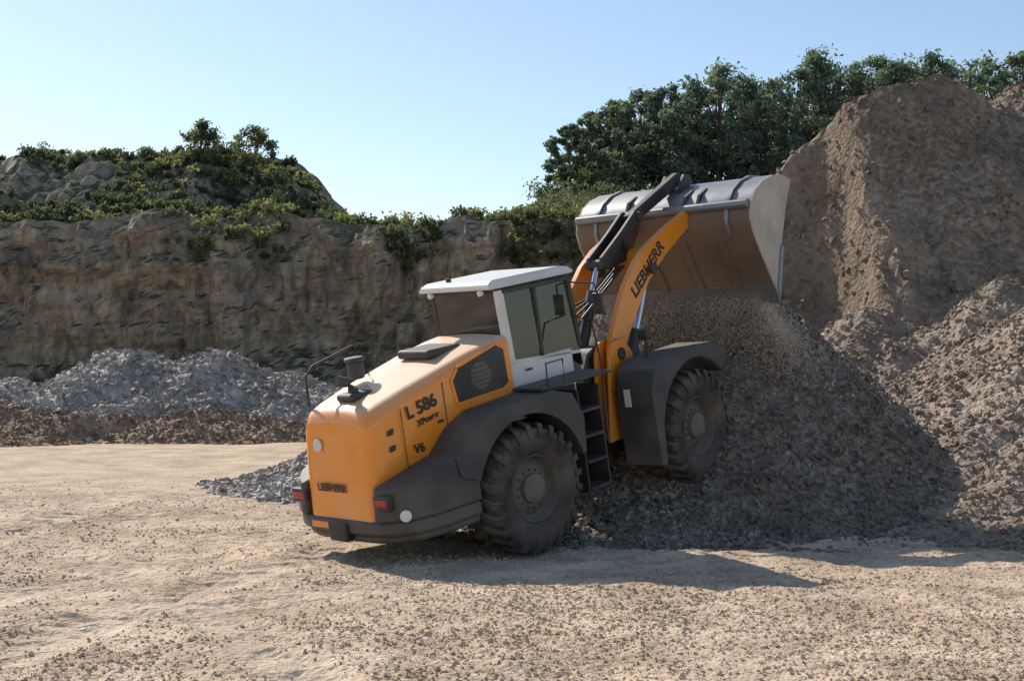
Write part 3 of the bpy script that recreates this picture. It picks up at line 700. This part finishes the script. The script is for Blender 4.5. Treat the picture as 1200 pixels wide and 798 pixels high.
for yy in (-1.0,-.33,.33,1.0):
    box('bucket_wear_strip',.35,1.25,yy-.06,yy+.06,-.365,-.338,M_steelF,BM,bevel=.004)
disc('bucket_stiffener_tube',(-.14,0,-.14),(0,1,0),.07,2*bw,M_steel,BM)
lk=BM@Vector((-.25,0,.6));lk=FT.inverted()@lk
prism('bucket_link',[P2(rb+n_*.11-d*.1),P2(rb-n_*.11-d*.05),P2(lk-n_*.11+d*.08),P2(lk+n_*.11+d*.1)],-.07,.07,M_blk,FT,bevel=.02)
def text(s,size,M,mat=M_txt,nm='decal'):
    c=bpy.data.curves.new(nm,'FONT');c.body=s;c.size=size;c.extrude=.003;c.offset=.006*size/.2
    o=bpy.data.objects.new(nm+'_tmp',c);scene.collection.objects.link(o)
    dg=bpy.context.evaluated_depsgraph_get();me=bpy.data.meshes.new_from_object(o.evaluated_get(dg))
    bpy.data.objects.remove(o);me.materials.clear();me.materials.append(mat)
    o=bpy.data.objects.new(nm,me);scene.collection.objects.link(o);o.parent=root;o.matrix_local=M
RX=Matrix.Rotation(rad(90),4,'X')
text('L 586',.25,Matrix.Translation((-1.60,-.809,2.24))@Matrix.Rotation(rad(-10),4,'Y')@RX,nm='model_decal')
text('XPower',.12,Matrix.Translation((-1.44,-.808,2.11))@Matrix.Rotation(rad(-10),4,'Y')@RX,nm='small_decal')
text('V6',.17,Matrix.Translation((-1.56,-.806,1.76))@RX,nm='small_decal')
text('LIEBHERR',.15,Matrix.Translation((-2.365,.42,1.38))@Matrix.Rotation(rad(-90),4,'Z')@RX,nm='rear_decal')
disc('rear_emblem',(-2.31,.35,2.0),(1,0,-.1),.09,.03,M_wh)
ang=math.atan2(TP.z-PV.z,TP.x-PV.x);q=lerp2(.30,.22)
text('LIEBHERR',.30,FT@Matrix.Translation((q[0],-AY-.053,q[1]))@Matrix.Rotation(-ang,4,'Y')@RX,nm='arm_decal')

# operator
Mw=root.matrix_world.copy()@Matrix.Translation((.16,0,0))
def skin_fig():
    J={'pel':(.78,0,2.66,.15),'che':(.74,0,2.95,.165),'nk0':(.76,0,3.17,.07),'nk':(.79,0,3.27,.055),
       'ls':(.77,.19,3.10,.07),'le':(.9,.27,2.84,.05),'lh':(1.18,.17,2.93,.036),'rs':(.77,-.19,3.10,.07),'re':(.9,-.27,2.84,.05),'rh':(1.18,-.17,2.93,.036),
       'lk':(1.2,.14,2.66,.085),'lf':(1.42,.14,2.25,.055),'lt':(1.56,.14,2.22,.04),'rk':(1.2,-.14,2.66,.085),'rf':(1.42,-.14,2.25,.055),'rt':(1.56,-.14,2.22,.04)}
    E=[('pel','che'),('che','nk0'),('nk0','nk'),('nk0','ls'),('ls','le'),('le','lh'),('nk0','rs'),('rs','re'),('re','rh'),('pel','lk'),('lk','lf'),('lf','lt'),('pel','rk'),('rk','rf'),('rf','rt')]
    ks=list(J);me=bpy.data.meshes.new('machine_operator');me.from_pydata([J[k][:3] for k in ks],[(ks.index(a),ks.index(b)) for a,b in E],[])
    o=bpy.data.objects.new('machine_operator',me);scene.collection.objects.link(o);o.matrix_world=Mw
    o.modifiers.new('s','SKIN')
    for i,k in enumerate(ks): me.skin_vertices[0].data[i].radius=(J[k][3],)*2;me.skin_vertices[0].data[i].use_root=(k=='pel')
    sb=o.modifiers.new('u','SUBSURF');sb.levels=1;sb.render_levels=2
    me.materials.append(paint('work_jacket',(.10,.11,.13),.8,dustamt=.1))
    bm=bmesh.new();bmesh.ops.create_uvsphere(bm,u_segments=20,v_segments=14,radius=.105)
    for v in bm.verts:
        c=v.co;c.y*=.8;c.z*=1.18
        if c.z<-.04: c.y*=.82;c.x*=.92
        if c.x>.08 and abs(c.y)<.02 and -.03<c.z<.03: c.x+=.022
        c+=Vector((.81,0,3.38))
    fin(bm,'head',paint('skin',(.5,.3,.22),.6,dustamt=0),parent=o)
    bm=bmesh.new();bmesh.ops.create_uvsphere(bm,u_segments=20,v_segments=12,radius=.118)
    for v in bm.verts:
        c=v.co
        if c.z<.02: c.z=.02
        if c.z<=.03 and c.x>.08: c.x+=.05
        c.y*=.85;c+=Vector((.805,0,3.40))
    fin(bm,'cap',M_blk,parent=o)
skin_fig()

# falling gravel and dust grains from the cutting edge down to the pile
bpy.context.view_layer.update()
WM=root.matrix_world@BM
a=WM@Vector((1.50,-bw*.97,-.3));b=WM@Vector((1.50,bw*.97,-.3))
fwd=(WM.to_3x3()@Vector((1,0,0)));fwd.z=0;fwd.normalize()
side=(WM.to_3x3()@Vector((0,-1,0)));side.normalize()
def fall(n,spread,drop,drift=0.,expo=False,pw=1.3):
    u=RNG.uniform(0,1,n)**pw
    fl=np.clip(RNG.exponential(.38,n),0,2.2) if expo else RNG.power(1.1,n)
    A=np.array(a);B=np.array(b);P=A+(B-A)*u[:,None];sp=.10+spread*np.minimum(fl,1)
    P[:,0]+=(fwd.x*.3+side.x*drift)*fl+RNG.normal(0,1,n)*sp*.6;P[:,1]+=(fwd.y*.3+side.y*drift)*fl+RNG.normal(0,1,n)*sp*.6
    P[:,2]=P[:,2]+.15-fl*drop*(.75+.5*vn(u*5,u*0,78))+RNG.normal(0,.08,n)
    k=(P[:,2]>hB(P[:,0],P[:,1]))&(vn(u*14,fl*2.5,77)+.35*vn(u*45,fl*4,79)>.42);return P[k]
P=fall(30000,.22,2.4,.15);v,f,t=stones(P,RNG.uniform(.010,.038,len(P)),RNG.uniform(.2,1.,len(P)));np_mesh('falling_gravel',v,f,M_pileR,t)
P=fall(90000,.75,1.5,.45,True,1.6);v,f,t=grains(P,RNG.uniform(.0025,.0055,len(P)),RNG.uniform(.3,1,len(P)));np_mesh('dust_cloud',v,f,M_dust,t)

# ------------------------------------------------------------------ light, sky, camera
w=bpy.data.worlds.new('World');scene.world=w;w.use_nodes=True
sk=w.node_tree.nodes.new('ShaderNodeTexSky');sk.sky_type='NISHITA';sk.sun_disc=False
az=rad(-36);el=rad(39)
sk.sun_elevation=el;sk.sun_rotation=az%(2*math.pi);sk.air_density=1.0;sk.dust_density=.45;sk.ozone_density=1.7;sk.altitude=0
bg=w.node_tree.nodes['Background'];bg.inputs[1].default_value=.135;w.node_tree.links.new(sk.outputs[0],bg.inputs[0])
sl=bpy.data.lights.new('sun','SUN');sl.energy=5.0;sl.angle=rad(.53);sl.color=(1,.93,.83)
so=bpy.data.objects.new('sun',sl);scene.collection.objects.link(so)
sd=Vector((math.sin(az)*math.cos(el),math.cos(az)*math.cos(el),math.sin(el)));so.rotation_euler=sd.to_track_quat('Z','Y').to_euler();so.location=(0,0,60)
cd=bpy.data.cameras.new('camera');cd.lens=50;cd.sensor_width=36;cd.clip_end=3000
co=bpy.data.objects.new('camera',cd);scene.collection.objects.link(co);co.location=(0,0,2.6);co.rotation_euler=(rad(90+1.07),0,0)
scene.camera=co
scene.view_settings.view_transform='Standard';scene.view_settings.look='None';scene.view_settings.exposure=0
